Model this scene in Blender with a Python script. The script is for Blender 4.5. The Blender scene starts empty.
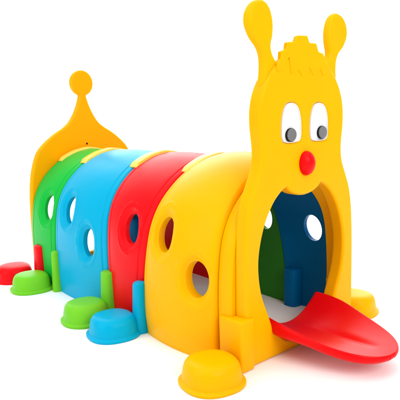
import bpy, bmesh, math
from mathutils import Vector, Matrix
sc = bpy.context.scene
COL = sc.collection

# ------------------------------------------------------------ camera
CAM = Vector((-1.53512, -1.19146, 0.830585)); YAW, PITCH, ROLL, FPX = 0.717356, -0.147297, -0.025418, 542.75
F = Vector((math.sin(YAW)*math.cos(PITCH), math.cos(YAW)*math.cos(PITCH), math.sin(PITCH)))
R = Vector((math.cos(YAW), -math.sin(YAW), 0)); U = R.cross(F)
R, U = R*math.cos(ROLL)+U*math.sin(ROLL), U*math.cos(ROLL)-R*math.sin(ROLL)
cd = bpy.data.cameras.new('camera'); cam = bpy.data.objects.new('camera', cd); COL.objects.link(cam)
cam.matrix_world = Matrix(((R.x, U.x, -F.x, CAM.x), (R.y, U.y, -F.y, CAM.y), (R.z, U.z, -F.z, CAM.z), (0, 0, 0, 1)))
cd.sensor_width = 36; cd.lens = 36*FPX/400; cd.clip_start = .05; cd.clip_end = 200
sc.camera = cam

# ------------------------------------------------------------ light
sc.view_settings.view_transform = 'Standard'; sc.view_settings.look = 'None'
sc.view_settings.exposure = 0.0; sc.view_settings.gamma = 1
w = bpy.data.worlds.new('World'); sc.world = w; w.use_nodes = True
w.node_tree.nodes['Background'].inputs[0].default_value = (1, 1, 1, 1)
w.node_tree.nodes['Background'].inputs[1].default_value = 0.46

def area(name, loc, target, sx, sy, power, color=(1, 1, 1)):
    l = bpy.data.lights.new(name, 'AREA'); l.shape = 'RECTANGLE'; l.size = sx; l.size_y = sy
    l.energy = power; l.color = color
    o = bpy.data.objects.new(name, l); COL.objects.link(o); o.location = loc
    o.rotation_euler = (Vector(target)-Vector(loc)).to_track_quat('-Z', 'Y').to_euler()
    return o
area('overhead_softbox', (-.3, 1.0, 4.2), (0, .6, 0), 7, 7, 190)
area('side_softbox', (-3.8, 1.2, 1.9), (0, .8, .4), 2.6, 2.2, 43)
area('front_softbox', (-.6, -3.7, 2.9), (0, 0, .5), 3.0, 2.0, 106)
area('right_softbox', (3.6, 1.0, 1.6), (0, .6, .4), 2.0, 2.0, 40)
area('backdrop_softbox', (1.6, 3.6, 4.6), (3.6, 6.5, 1.0), 5, 2, 420)

# ------------------------------------------------------------ materials
def lin(c): return tuple(((v/255+.055)/1.055)**2.4 if v > 10 else v/255/12.92 for v in c)
def plastic(name, rgb, rough=.31, var=.04, bump=.10, spec=.07, scale=420, sss=0):
    m = bpy.data.materials.new(name); m.use_nodes = True; nt = m.node_tree; N = nt.nodes; L = nt.links
    b = N['Principled BSDF']; b.inputs['Roughness'].default_value = rough
    b.inputs['Specular IOR Level'].default_value = spec
    if sss:
        b.inputs['Subsurface Weight'].default_value = sss; b.inputs['Subsurface Radius'].default_value = (1, .45, .05); b.inputs['Subsurface Scale'].default_value = .035
    tc = N.new('ShaderNodeTexCoord')
    n1 = N.new('ShaderNodeTexNoise'); n1.inputs['Scale'].default_value = 5; n1.inputs['Detail'].default_value = 4
    L.new(tc.outputs['Object'], n1.inputs['Vector'])
    mx = N.new('ShaderNodeMixRGB'); mx.inputs[1].default_value = (*rgb, 1)
    mx.inputs[2].default_value = (*[v*(1-var*2) for v in rgb], 1)
    L.new(n1.outputs['Fac'], mx.inputs[0]); L.new(mx.outputs[0], b.inputs['Base Color'])
    # roughness varies a little like moulded polyethylene
    mr = N.new('ShaderNodeMapRange'); mr.inputs[3].default_value = rough-.05; mr.inputs[4].default_value = rough+.08
    L.new(n1.outputs['Fac'], mr.inputs[0]); L.new(mr.outputs[0], b.inputs['Roughness'])
    n2 = N.new('ShaderNodeTexNoise'); n2.inputs['Scale'].default_value = scale; n2.inputs['Detail'].default_value = 2
    L.new(tc.outputs['Object'], n2.inputs['Vector'])
    n3 = N.new('ShaderNodeTexNoise'); n3.inputs['Scale'].default_value = 9; n3.inputs['Detail'].default_value = 1
    L.new(tc.outputs['Object'], n3.inputs['Vector'])
    b1 = N.new('ShaderNodeBump'); b1.inputs['Strength'].default_value = bump; b1.inputs['Distance'].default_value = .0008
    L.new(n2.outputs['Fac'], b1.inputs['Height'])
    b2 = N.new('ShaderNodeBump'); b2.inputs['Strength'].default_value = .35; b2.inputs['Distance'].default_value = .006
    L.new(n3.outputs['Fac'], b2.inputs['Height']); L.new(b1.outputs[0], b2.inputs['Normal'])
    L.new(b2.outputs[0], b.inputs['Normal'])
    return m
M = dict(
    yellow=plastic('yellow_plastic', (.95, .46, .0), spec=.06, sss=.35),
    amber=plastic('amber_plastic', (.95, .40, .0), spec=.08, sss=.2),
    red=plastic('red_plastic', (.85, .005, .009)),
    tongue=plastic('scarlet_plastic', (.80, .001, .003), spec=.12, rough=.36),
    blue=plastic('sky_blue_plastic', (.0, .40, .65)),
    shaded_blue=plastic('shaded_blue_plastic', (.0, .14, .38)),  # darker blue: shade inside the tunnel put into the base colour
    green=plastic('green_plastic', (.008, .47, .05)),
    shaded_green=plastic('shaded_green_plastic', (.03, .24, .02)),  # green of the inner wall, darkened in its colour to read as shaded
    lime=plastic('lime_plastic', (.17, .58, .025)),
    clip=plastic('pale_yellow_plastic', (.94, .64, .10), spec=.2),
    white=plastic('white_plastic', (.82, .82, .82), rough=.3),
    grey=plastic('grey_disc', (.25, .25, .255), rough=.22, var=.3, scale=900),
    black=plastic('black_plastic', (.015, .015, .015), rough=.4),
    floor=plastic('white_seamless', (.97, .97, .97), rough=.85, var=.005, bump=.0, spec=.1),
)

# ------------------------------------------------------------ mesh helpers
def smooth(me, ang=32):
    for p in me.polygons: p.use_smooth = True
    me.set_sharp_from_angle(angle=math.radians(ang))
def link(name, me, mat, parent=None):
    me.name = name
    o = bpy.data.objects.new(name, me); COL.objects.link(o)
    if mat is not None:
        me.materials.clear(); me.materials.append(mat)
    if parent is not None: o.parent = parent
    return o
def from_bm(bm, ang=32):
    bmesh.ops.recalc_face_normals(bm, faces=bm.faces[:])
    me = bpy.data.meshes.new('m'); bm.to_mesh(me); bm.free(); smooth(me, ang); return me
def evaluated(o):
    dg = bpy.context.evaluated_depsgraph_get(); dg.update()
    return bpy.data.meshes.new_from_object(o.evaluated_get(dg), depsgraph=dg)
def catmull(pts, n=8, closed=False):
    """pts: (x,z) or (x,z,1) for a corner"""
    out = []; N = len(pts); segs = N if closed else N-1
    P = lambda i: Vector(pts[i % N][:2]) if closed else Vector(pts[max(0, min(N-1, i))][:2])
    corner = lambda i: len(pts[i % N]) > 2
    for i in range(segs):
        p0, p1, p2, p3 = P(i-1), P(i), P(i+1), P(i+2)
        m1 = (p2-p0)*.5 if not corner(i) else (p2-p1)
        m2 = (p3-p1)*.5 if not corner(i+1) else (p2-p1)
        if corner(i) and corner(i+1): out.append(p1.copy()); continue
        for k in range(n):
            t = k/n; t2 = t*t; t3 = t2*t
            out.append((2*t3-3*t2+1)*p1+(t3-2*t2+t)*m1+(-2*t3+3*t2)*p2+(t3-t2)*m2)
    if not closed: out.append(P(N-1).copy())
    return out
def ellipse(cx, cz, rx, rz, n=40): return [Vector((cx+rx*math.cos(2*math.pi*i/n), cz+rz*math.sin(2*math.pi*i/n))) for i in range(n)]
def plate(loops, y0, y1, bevel=.008, res=3):
    """closed loops of (x,z) extruded between y0 (front) and y1, rounded edges"""
    cu = bpy.data.curves.new('c', 'CURVE'); cu.dimensions = '2D'; cu.fill_mode = 'BOTH'
    for lp in loops:
        s = cu.splines.new('POLY'); s.points.add(len(lp)-1); s.use_cyclic_u = True
        for i, p in enumerate(lp): s.points[i].co = (p[0], p[1], 0, 1)
    cu.extrude = (y1-y0)/2-bevel; cu.bevel_depth = bevel; cu.bevel_resolution = res; cu.offset = -bevel
    o = bpy.data.objects.new('tmp', cu); COL.objects.link(o)
    me = evaluated(o); bpy.data.objects.remove(o)
    ym = (y0+y1)/2
    for v in me.vertices: v.co = Vector((v.co.x, ym-v.co.z, v.co.y))
    bm = bmesh.new(); bm.from_mesh(me); bmesh.ops.remove_doubles(bm, verts=bm.verts[:], dist=1e-5)
    return from_bm(bm, 28)
def weighted(o):
    md = o.modifiers.new('weighted', 'WEIGHTED_NORMAL'); md.keep_sharp = True; return o
def box_bm(bm, x0, x1, y0, y1, z0, z1, bev=.006, seg=3):
    r = bmesh.ops.create_cube(bm, size=1)
    for v in r['verts']:
        v.co = Vector(((x0+x1)/2+v.co.x*(x1-x0), (y0+y1)/2+v.co.y*(y1-y0), (z0+z1)/2+v.co.z*(z1-z0)))
    ed = list({e for v in r['verts'] for e in v.link_edges})
    bmesh.ops.bevel(bm, geom=ed, offset=bev, segments=seg, profile=.5, affect='EDGES')

# ------------------------------------------------------------ setting: white studio sweep
def strip(name, prof, half, mat, kind='structure'):
    bm = bmesh.new(); cols = []
    for (d, z) in prof:
        c = Vector((0, 0, z))+Vector((.62, .785, 0))*d
        s = Vector((.785, -.62, 0))*half
        cols.append((bm.verts.new(c-s), bm.verts.new(c+s)))
    for a, b in zip(cols, cols[1:]): bm.faces.new((a[0], a[1], b[1], b[0]))
    o = link(name, from_bm(bm, 60), mat); o['kind'] = kind; return o
strip('floor', [(-6, 0), (4.2, 0)], 9, M['floor'])
pr = [(4.2, 0)]
for i in range(1, 17):
    a = math.pi/2*i/16; pr.append((4.2+1.6*math.sin(a), 1.6-1.6*math.cos(a)))
pr.append((5.8, 6.5))
strip('backdrop', pr, 9, M['floor'])

# ------------------------------------------------------------ the toy
root = bpy.data.objects.new('play_tunnel', None); COL.objects.link(root)
root['label'] = 'caterpillar crawl-through play tunnel in yellow, red, blue and green plastic with a red tongue ramp'
root['category'] = 'play tunnel'

# ---- arch profile, half width against height, base to crown
PROF = [(.340, .0), (.343, .10), (.343, .25), (.333, .37), (.315, .45), (.279, .52), (.222, .583), (.155, .632), (.08, .666), (.0015, .682)]
pl = catmull(PROF, 12)
cum = [0]
for a, b in zip(pl, pl[1:]): cum.append(cum[-1]+(b-a).length)
LEN = cum[-1]
def prof(u):
    u = max(0, min(LEN, u)); i = 0
    lo, hi = 0, len(cum)-2
    while lo < hi:
        m = (lo+hi+1)//2
        if cum[m] <= u: lo = m
        else: hi = m-1
    i = lo; t = (u-cum[i])/(cum[i+1]-cum[i]); p = pl[i].lerp(pl[i+1], t)
    d = (pl[i+1]-pl[i]).normalized(); return p, Vector((d.y, -d.x))
def u_at(z):
    for i, p in enumerate(pl):
        if p.y >= z: return cum[i]
    return LEN
# smooth normals along the profile
NP = 120
PU = [LEN*i/(NP-1) for i in range(NP)]
PP = [prof(u)[0] for u in PU]
PN = []
for i in range(NP):
    a = PP[max(0, i-2)]; b = PP[min(NP-1, i+2)]; d = (b-a).normalized(); PN.append(Vector((d.y, -d.x)))
PN[-1] = Vector((0.0, 1.0)); PN[0] = Vector((1, 0)); PN[1] = Vector((1, 0))

THICK = .032
def arch(name, side, ya, yb, yat, ybt, bulge, holes, mat, label=None):
    """side -1 left / +1 right; ya..yb front/back at the base, yat..ybt at the crown"""
    NY = 110
    bm = bmesh.new()
    sv = []
    for j in range(NY+1):            # denser near the ends
        s = j/NY; sv.append(.5-.5*math.cos(math.pi*s) if True else s)
    sv = [0.55*a+0.45*(j/NY) for j, a in enumerate(sv)]
    def ys(s, i):
        k = i/(NP-1); k = k*k*(3-2*k)
        a = ya+(yat-ya)*k; b = yb+(ybt-yb)*k; return a+(b-a)*s, b-a
    def off(i, s):
        y, ln = ys(s, i); u = PU[i]; d1 = s*ln; d2 = (1-s)*ln
        kk = i/(NP-1); k = 1-.55*kk**2; k *= .55+.45*min(1, PP[i].y/.12+.4)
        o = bulge*k*max(0, math.sin(math.pi*s))**.6
        e = min(d1, d2)
        if e < .008: o -= .006*(1-e/.008)**2
        o -= (.0042 if ya > .2 or side > 0 else .0)*math.exp(-((d1-.034)/.0028)**2)       # moulded groove by the front edge
        o -= .0032*math.exp(-((d2-.030)/.0028)**2)
        hole = 0
        for (yc, zc, ry, rz) in holes:
            q = math.hypot((y-yc)/ry, (u-u_at(zc))/rz)
            if q < 1.5:
                t = max(0, min(1, (1.42-q)/.46)); o -= .019*t*t*(3-2*t)
            o += .0030*math.exp(-((q-1.66)/.055)**2)*(1 if q > 1.66 else 1)
        return o
    G = {}
    for L in (0, 1):
        for i in range(NP):
            for j, s in enumerate(sv):
                y, _ = ys(s, i)
                if L == 0: o = off(i, s)
                else: o = -THICK+bulge*.6*max(0, math.sin(math.pi*s))
                p = PP[i]+PN[i]*o; x = max(.0012, p.x)
                G[L, i, j] = bm.verts.new((side*x, y, max(.0, p.y) if i else 0))
    q = lambda *k: bm.faces.new([G[a] for a in k])
    for i in range(NP-1):
        for j in range(NY):
            q((0, i, j), (0, i+1, j), (0, i+1, j+1), (0, i, j+1))
            q((1, i, j), (1, i, j+1), (1, i+1, j+1), (1, i+1, j))
    for i in range(NP-1):
        for j in (0, NY): q((0, i, j), (1, i, j), (1, i+1, j), (0, i+1, j))
    for j in range(NY):
        for i in (0, NP-1): q((0, i, j), (1, i, j), (1, i, j+1), (0, i, j+1))
    bmesh.ops.recalc_face_normals(bm, faces=bm.faces[:])
    me = bpy.data.meshes.new('a'); bm.to_mesh(me); bm.free()
    o = bpy.data.objects.new('tmp', me); COL.objects.link(o); junk = [o]
    for (yc, zc, ry, rz) in holes:
        p, n = prof(u_at(zc)); n = Vector((1, n.y*.35)).normalized()
        n3 = Vector((side*n.x, 0, n.y)); c = Vector((side*p.x, yc, p.y)); t3 = Vector((-side*n.y, 0, n.x))
        cb = bmesh.new(); rings = []
        for d, sc_ in ((.12, 1.12), (-.012, 1.0), (-.14, .95 if side < 0 else 1.3)):
            rings.append([cb.verts.new(c+n3*d+Vector((0, 1, 0))*math.cos(2*math.pi*k/56)*ry*sc_+t3*math.sin(2*math.pi*k/56)*rz*sc_) for k in range(56)])
        for a, b in zip(rings, rings[1:]):
            for k in range(56): cb.faces.new((a[k], a[(k+1) % 56], b[(k+1) % 56], b[k]))
        cb.faces.new(rings[0]); cb.faces.new(rings[-1])
        bmesh.ops.recalc_face_normals(cb, faces=cb.faces[:])
        cm = bpy.data.meshes.new('c'); cb.to_mesh(cm); cb.free()
        co = bpy.data.objects.new('tmpc', cm); COL.objects.link(co); junk.append(co)
        md = o.modifiers.new('b', 'BOOLEAN'); md.operation = 'DIFFERENCE'; md.object = co; md.solver = 'EXACT'
    out = evaluated(o)
    for k in junk: bpy.data.objects.remove(k)
    smooth(out, 26)
    ob = link(name, out, mat, root)
    if label: ob['label'] = label
    return ob

G = .0018
A, B = (.049, .064), (.046, .062)
arch('arch_panel', -1, .110, .530-G, .110, .455-G, .046, [(.372, .408, *A), (.190, .278, *A)], M['yellow'], 'yellow arch panel behind the face, with two holes')
arch('arch_panel', -1, .530+G, .778-G, .455+G, .825-G, .018, [(.618, .397, *B)], M['red'], 'red arch panel beside the yellow one')
arch('arch_panel', -1, .778+G, 1.275-G, .825+G, 1.27-G, .022, [(1.135, .415, *A), (.945, .290, *A)], M['blue'], 'sky blue arch panel with two holes')
arch('arch_panel', -1, 1.275+G, 1.543, 1.27+G, 1.543, .012, [(1.370, .405, *A)], M['green'], 'bright green arch panel next to the tail panel')
arch('arch_panel', 1, .110, .345-G, .110, .455-G, .030, [(.205, .355, .05, .057)], M['shaded_blue'], 'blue arch panel seen inside through the mouth')
arch('arch_panel', 1, .345+G, .80-G, .455+G, .825-G, .018, [(.468, .385, *B)], M['shaded_green'], 'green arch panel seen inside behind the blue one')
arch('arch_panel', 1, .80+G, 1.275-G, .825+G, 1.27-G, .022, [(1.03, .40, *A)], M['red'], 'far side red arch panel glimpsed through a hole')
arch('arch_panel', 1, 1.275+G, 1.543, 1.27+G, 1.543, .012, [], M['shaded_blue'], 'far side blue arch panel by the tail panel')

# ---- crown clips
def clip(y, xl, xr, wd=.048, label=None):
    bm = bmesh.new(); n = 18; ring = []
    up = .015
    def pt(x, extra):
        ax = abs(x); best = min(range(NP), key=lambda i: abs(PP[i].x-ax)); 
        i2 = best+1 if PP[best].x > ax and best+1 < NP else best-1
        i2 = max(0, min(NP-1, i2)); a, b = PP[best], PP[i2]
        t = 0 if abs(b.x-a.x) < 1e-6 else (ax-a.x)/(b.x-a.x); t = max(0, min(1, t))
        z = a.y+(b.y-a.y)*t; nn = PN[best].lerp(PN[i2], t)
        return Vector((x+(1 if x > 0 else -1)*nn.x*extra, 0, z+nn.y*extra))
    for i in range(n+1):
        x = xl+(xr-xl)*i/n
        e = min(i, n-i)/n*(xr-xl); h = up*min(1, .45+e/.02)
        a = pt(x, h); b = pt(x, .002)
        ring.append([bm.verts.new((b.x, y-wd/2, b.z)), bm.verts.new((a.x, y-wd/2+.002, a.z-.003)), bm.verts.new((a.x, y-wd/2+.007, a.z)),
                     bm.verts.new((a.x, y+wd/2-.007, a.z)), bm.verts.new((a.x, y+wd/2-.002, a.z-.003)), bm.verts.new((b.x, y+wd/2, b.z))])
    for a, b in zip(ring, ring[1:]):
        for k in range(6): bm.faces.new((a[k], a[(k+1) % 6], b[(k+1) % 6], b[k]))
    bm.faces.new(ring[0]); bm.faces.new(ring[-1])
    return link('crown_clip', from_bm(bm, 50), M['clip'], root)
for yc, w_ in ((.452, .060), (.822, .060), (1.268, .060), (1.515, .050)): clip(yc, -.168, .15, w_)

# ---- front face panel
half = [(.303, .0, 1), (.307, .1), (.307, .25), (.304, .38), (.296, .48), (.280, .555), (.253, .615), (.231, .66), (.2225, .70), (.224, .74), (.232, .80), (.2325, .85), (.222, .90), (.200, .945), (.170, .982), (.140, 1.006), (.10, 1.024), (.05, 1.035)]
out = [(-x, *r) for x, *r in half]+[(0, 1.037)]+half[::-1]
# body loop runs left base -> top -> right base
body = catmull(out, 6, closed=True)
oh = [(.0, .556), (.045, .562), (.080, .577), (.097, .592, 1), (.125, .578), (.165, .543), (.205, .482), (.232, .405), (.240, .33), (.227, .245), (.192, .160), (.165, .105), (.10, .045), (.0, .022)]
mouth = catmull(oh+[(-x, *r) for x, *r in oh[1:-1]][::-1], 6, closed=True)
eyes = []
def eye_loop(s, k=1.0):
    pts = [(0, .064), (.030, .053), (.045, .020), (.049, -.020), (.046, -.048), (.034, -.060), (0, -.063), (-.034, -.060), (-.046, -.048), (-.049, -.020), (-.045, .020), (-.030, .053)]
    return catmull([(s*.0770+.006+x*k, .811+z*k) for x, z in pts], 5, closed=True)
panel = weighted(link('face_panel', plate([body, mouth, eye_loop(-1, 1.07), eye_loop(1, 1.07)], 0, .055, .012, 5), M['yellow'], root))
panel['label'] = 'yellow front panel with the caterpillar face'
for s in (-1, 1):
    bm = bmesh.new(); rings = []
    for (k, y) in ((1.0, .0035), (.985, .0015), (.955, .0015), (.935, .006), (.90, .0075), (.6, .0055), (.25, .0045)):
        rings.append([bm.verts.new((p.x, y, p.y)) for p in eye_loop(s, k*1.066)])
    rings.append([bm.verts.new((p.x, .056, p.y)) for p in eye_loop(s, 1.066)])
    rings = [rings[-1]]+rings[:-1]; n = len(rings[0])
    for a, b in zip(rings, rings[1:]):
        for k in range(n): bm.faces.new((a[k], a[(k+1) % n], b[(k+1) % n], b[k]))
    bm.faces.new(rings[0]); bm.faces.new(rings[-1])
    link('eye', from_bm(bm, 40), M['white'], panel)
    cx, cz = ((-.076, .768) if s < 0 else (.098, .771)); r = .0255; cz += .003
    bm = bmesh.new(); rings = []
    for (rr, y) in ((r, .010), (r, -.0010), (r*.96, -.0030), (r*.88, -.0040), (r*.84, -.0044)):
        rings.append([bm.verts.new((cx+rr*math.cos(2*math.pi*k/36), y, cz+.90*rr*math.sin(2*math.pi*k/36))) for k in range(36)])
    for a, b in zip(rings, rings[1:]):
        for k in range(36): bm.faces.new((a[k], a[(k+1) % 36], b[(k+1) % 36], b[k]))
    bm.faces.new(rings[0]); bm.faces.new(rings[-1])
    for f in bm.faces: f.material_index = 0
    me = from_bm(bm, 30); o = link('pupil', me, M['black'], panel); me.materials.append(M['grey'])
    for p in me.polygons:
        if p.normal.y < -.5 and p.center.y < -.0022: p.material_index = 1
# nose
bm = bmesh.new(); bmesh.ops.create_uvsphere(bm, u_segments=40, v_segments=24, radius=1)
for v in bm.verts: v.co = Vector((.003+v.co.x*.037, -.002+v.co.y*.030, .669+v.co.z*.043))
link('nose', from_bm(bm, 60), M['tongue'], panel)
# antennae
for s in (-1, 1):
    cx, cz = (-.207, 1.134) if s < 0 else (.207, 1.134)
    K = [(.2070, 1.201), (.2400, 1.190), (.2640, 1.158), (.2660, 1.120), (.2450, 1.082), (.2150, 1.054), (.2005, 1.025), (.1990, .990), (.2020, .962), (.2070, .935), (.200, .915),
         (.150, .90), (.09, .95), (.100, .985), (.126, 1.006), (.1510, 1.034), (.1590, 1.062), (.1500, 1.095), (.1490, 1.138), (.1620, 1.176), (.1830, 1.196)]
    # order: outline starts at outer foot of the knob and runs over the top to the inner foot
    lp = catmull([(s*x, z) for x, z in K], 4, closed=True)
    me = plate([lp], .009, .045, .0155, 6)
    for v in me.vertices:              # slightly dished knob
        d = math.hypot(v.co.x-cx, (v.co.z-cz)*.9)
        if d < .052: v.co.y += (.006*(1-(d/.052)**2))*(1 if v.co.y < .027 else -1)
    weighted(link('antenna', me, M['yellow'], panel))
# hair tuft: a stepped raised plate with engraved strokes
h = [(-.152, .985), (-.148, 1.006), (-.132, 1.020), (-.130, 1.044), (-.104, 1.053), (-.098, 1.076), (-.058, 1.079), (-.046, 1.101), (.008, 1.104), (.020, 1.081), (.058, 1.082), (.071, 1.054), (.098, 1.050), (.115, 1.022), (.136, 1.006), (.118, .985),
     (.098, .972), (.080, .998), (.042, .972), (.020, 1.002), (-.018, .966), (-.040, .990), (-.078, .972), (-.088, 1.03), (-.120, .99), (-.14, .978)]
def chaikin(P, k=.22):
    o_ = []
    for i in range(len(P)):
        p, q = Vector(P[i]), Vector(P[(i+1) % len(P)]); o_ += [p.lerp(q, k), p.lerp(q, 1-k)]
    return o_
h = chaikin(h, .10)
hair = weighted(link('hair_tuft', plate([h], -.0022, .013, .0020, 3), M['yellow'], panel))
# small screw plug low on the panel edge
def disc(name, c, r, y, th, mat, par):
    bm = bmesh.new(); rings = []
    for (rr, yy) in ((r, y), (r, y-th*.6), (r*.8, y-th)):
        rings.append([bm.verts.new((c[0]+rr*math.cos(2*math.pi*k/24), yy, c[1]+rr*math.sin(2*math.pi*k/24))) for k in range(24)])
    for a, b in zip(rings, rings[1:]):
        for k in range(24): bm.faces.new((a[k], a[(k+1) % 24], b[(k+1) % 24], b[k]))
    bm.faces.new(rings[0]); bm.faces.new(rings[-1]); return link(name, from_bm(bm, 30), mat, par)

disc('screw', (.283, .193), .0038, .0005, .0012, M['amber'], panel)

# ---- collar joining panel and first arch
bm = bmesh.new(); N2 = []
for side in (-1, 1):
    G_ = {}
    for i in range(NP):
        for k, (o_, y) in enumerate(((-.060, .050), (-.020, .050), (-.014, .056), (-.010, .100), (-.014, .1085), (-.060, .1085))):
            p = PP[i]+PN[i]*o_; G_[i, k] = bm.verts.new((side*max(0, p.x), y, p.y if i else 0))
    for i in range(NP-1):
        for k in range(6): bm.faces.new([G_[i, k], G_[i+1, k], G_[i+1, (k+1) % 6], G_[i, (k+1) % 6]])
    bm.faces.new([G_[0, k] for k in range(6)])
bmesh.ops.remove_doubles(bm, verts=bm.verts[:], dist=1e-4)
link('collar', from_bm(bm, 40), M['yellow'], root)

# ---- tail panel
th = [(.322, .0, 1), (.332, .10), (.337, .25), (.338, .42), (.328, .54), (.308, .625), (.281, .685), (.232, .735), (.178, .775), (.135, .800), (.095, .830), (.064, .872), (.040, .920), (.026, .960), (.022, .978)]
cx = .010
lp = [(-x+cx*min(1, z/.9), z, *r) for x, z, *r in th]
knob = [(cx+.069*math.cos(math.radians(a)), 1.047+.071*math.sin(math.radians(a))) for a in range(-108-5, -108-325, -12)]
lp = lp+[(x, z) for x, z in knob]+[(x+cx*min(1, z/.9), z, *r) for x, z, *r in th[::-1]]
tail = weighted(link('tail_panel', plate([catmull(lp, 5, closed=True), ellipse(0, .345, .252, .256, 64)], 1.546, 1.582, .012, 4), M['amber'], root))
tail['label'] = 'amber tail panel with a round knob on top'
disc('screw', (.016, .712), .0055, 1.5455, .002, M['black'], tail)

# ---- feet: post plus weighted bowl
def bowl_mesh(r=.104):
    bm = bmesh.new(); prof_ = [(0, .0), (.98, 0), (1.0, .003), (1.0, .009), (.96, .012), (.895, .016), (.875, .035), (.85, .052), (.81, .065), (.74, .075), (.62, .081), (.45, .083), (.2, .0835)]
    n = 64; rings = []
    for rr, z in prof_[1:]:
        row = []
        for k in range(n):
            a = 2*math.pi*k/n; c, s = math.cos(a), math.sin(a); e = 2.35
            f = (abs(c)**e+abs(s)**e)**(-1/e); row.append(bm.verts.new((r*rr*f*c, r*rr*f*s, z+.0004)))
        rings.append(row)
    for a, b in zip(rings, rings[1:]):
        for k in range(n): bm.faces.new((a[k], a[(k+1) % n], b[(k+1) % n], b[k]))
    bm.faces.new(rings[0]); bm.faces.new(rings[-1])
    return from_bm(bm, 50)
def foot(side, y, yb, mat, label, hgt=.205, wd=.058, xi=.336, xo=.376, bx=-.456, front=False):
    bm = bmesh.new()
    if not front:
        # D-shaped sleeve, slightly tapered, domed top
        n = 14; rings = []
        for z, k in ((.0006, 1.06), (.01, 1.05), (hgt*.5, 1.0), (hgt-.012, .93), (hgt-.004, .88), (hgt, .74)):
            row = []
            for i in range(n+1):
                a = math.pi*i/n; e = .62
                row.append(bm.verts.new((side*(xi+(xo-xi)*k*math.sin(a)**e), y-wd/2*k*(1 if math.cos(a) > 0 else -1)*abs(math.cos(a))**e, z)))
            row.append(bm.verts.new((side*(xi-.012), y+wd/2*k, z))); row.append(bm.verts.new((side*(xi-.012), y-wd/2*k, z)))
            rings.append(row)
        m = len(rings[0])
        for a, b in zip(rings, rings[1:]):
            for k in range(m): bm.faces.new((a[k], a[(k+1) % m], b[(k+1) % m], b[k]))
        bm.faces.new(rings[0]); bm.faces.new(rings[-1])
    else:
        if side < 0: box_bm(bm, -.347, -.280, -.014, .092, .0006, .178, .009)
        else: box_bm(bm, .270, .3135, .057, .106, .0006, .178, .009)
    o = link('foot', from_bm(bm, 40), mat, root); o['label'] = label
    b = link('bowl', bowl_mesh(), mat, o); b.location = (side*abs(bx), yb, 0); b.rotation_euler.z = .2*side
    # neck between bowl and post
    return o
foot(-1, .03, .020, M['yellow'], 'yellow foot at the front left of the face panel', bx=-.447, front=True)
foot(-1, .528, .585, M['blue'], 'sky blue foot at the red and yellow seam', xo=.392)
foot(-1, .775, .800, M['lime'], 'lime green foot at the blue and red seam', xo=.384, hgt=.198, wd=.074)
foot(-1, 1.262, 1.385, M['lime'], 'lime green foot at the green and blue seam', bx=-.435, wd=.045)
foot(-1, 1.445, 1.620, M['red'], 'red foot beside the tail panel', bx=-.425, xo=.38, wd=.085)
foot(1, .03, .068, M['yellow'], 'yellow foot at the front right behind the tongue', bx=-.418, front=True)
foot(1, .835, .85, M['lime'], 'green foot on the far side')
foot(1, 1.295, 1.32, M['yellow'], 'yellow foot on the far side')
f2 = foot(1, 1.50, 1.56, M['shaded_blue'], 'blue foot at the far side of the tail panel')
# blue foot at the far seam: its sleeve shows inside too
f = foot(1, .345, .40, M['shaded_blue'], 'blue foot at the far seam, its sleeve showing inside the mouth')
def sleeve(y, hw, h, par, dep=.050):
    bm = bmesh.new(); n = 16; rings = []
    for z, k in ((.0008, 1.0), (h-.008, 1.0), (h-.002, .96), (h, .88)):
        rings.append([bm.verts.new((.322-dep*k*math.sin(math.pi*i/n)**.6, y+hw*k*(1 if math.cos(math.pi*i/n) > 0 else -1)*abs(math.cos(math.pi*i/n))**.6, z)) for i in range(n+1)])
    m = len(rings[0])
    for a, b in zip(rings, rings[1:]):
        for k in range(m): bm.faces.new((a[k], a[(k+1) % m], b[(k+1) % m], b[k]))
    bm.faces.new(rings[0]); bm.faces.new(rings[-1])
    link('inner_sleeve', from_bm(bm, 40), M['shaded_blue'], par)
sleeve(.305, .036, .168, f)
sleeve(1.462, .078, .25, f2, .092)

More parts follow.
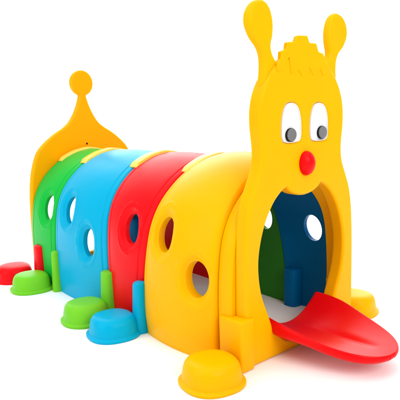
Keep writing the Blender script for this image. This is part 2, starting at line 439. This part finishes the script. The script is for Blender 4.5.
# ---- tongue ramp
def tongue():
    bm = bmesh.new(); NS, NU = 34, 24; Y0, Y1 = .078, -.355
    G_ = {}
    for i in range(NS+1):
        y = Y0+(Y1-Y0)*math.sin(i/NS*math.pi/2)
        f = (Y0-y)/(Y0-Y1)
        W = .172+(.186-.172)*min(1, f/.25)
        if f > .25: W = .186*(1-.07*math.sin(math.pi*(f-.25)/.75))*max(0, 1-((f-.25)/.75)**2.3)**.5
        W = max(W, .016)
        zr = .157-.085*f+.012*f*f; dep = .080*(1-f)**1.5+.008
        for j in range(NU+1):
            u = -1+2*j/NU; u = math.sin(u*math.pi/2)*.5+u*.5
            x = W*u; ax = min(1, abs(x)/.18)
            z = zr-dep*(1-ax**2.0)
            if .25 < f < .87: z -= .011*math.exp(-(x/.016)**2)*math.sin(math.pi*(f-.25)/.62)**.8
            zb = z-.031-.010*(1-f)-.030*ax**5*max(0, 1-f/.5)
            for L, (k, zz) in enumerate(((.965, z-.001), (1.0, z-.009), (.995, zb+.012), (.93, zb))):
                if L in (1, 2) and not (j in (0, NU) or i in (0, NS)): continue
                yy = y+(.004, 0, .002, .022)[L]*f**6
                G_[L, i, j] = bm.verts.new((x*k, yy, zz))
    q = lambda *k: bm.faces.new([G_[a] for a in k])
    for i in range(NS):
        for j in range(NU):
            for L in (0, 3): q((L, i, j), (L, i, j+1), (L, i+1, j+1), (L, i+1, j))
        for j in (0, NU):
            for L in (0, 1, 2): q((L, i, j), (L, i+1, j), (L+1, i+1, j), (L+1, i, j))
    for j in range(NU):
        for i in (0, NS):
            for L in (0, 1, 2): q((L, i, j), (L, i, j+1), (L+1, i, j+1), (L+1, i, j))
    bmesh.ops.recalc_face_normals(bm, faces=bm.faces[:])
    me = bpy.data.meshes.new('t'); bm.to_mesh(me); bm.free()
    t = bpy.data.objects.new('tmp', me); COL.objects.link(t)
    md = t.modifiers.new('s', 'SUBSURF'); md.levels = 2; md.render_levels = 2
    out = evaluated(t); bpy.data.objects.remove(t); smooth(out, 70)
    o = link('tongue_ramp', out, M['tongue'], root); o['label'] = 'red tongue ramp sticking out of the mouth'
    return o
tongue()
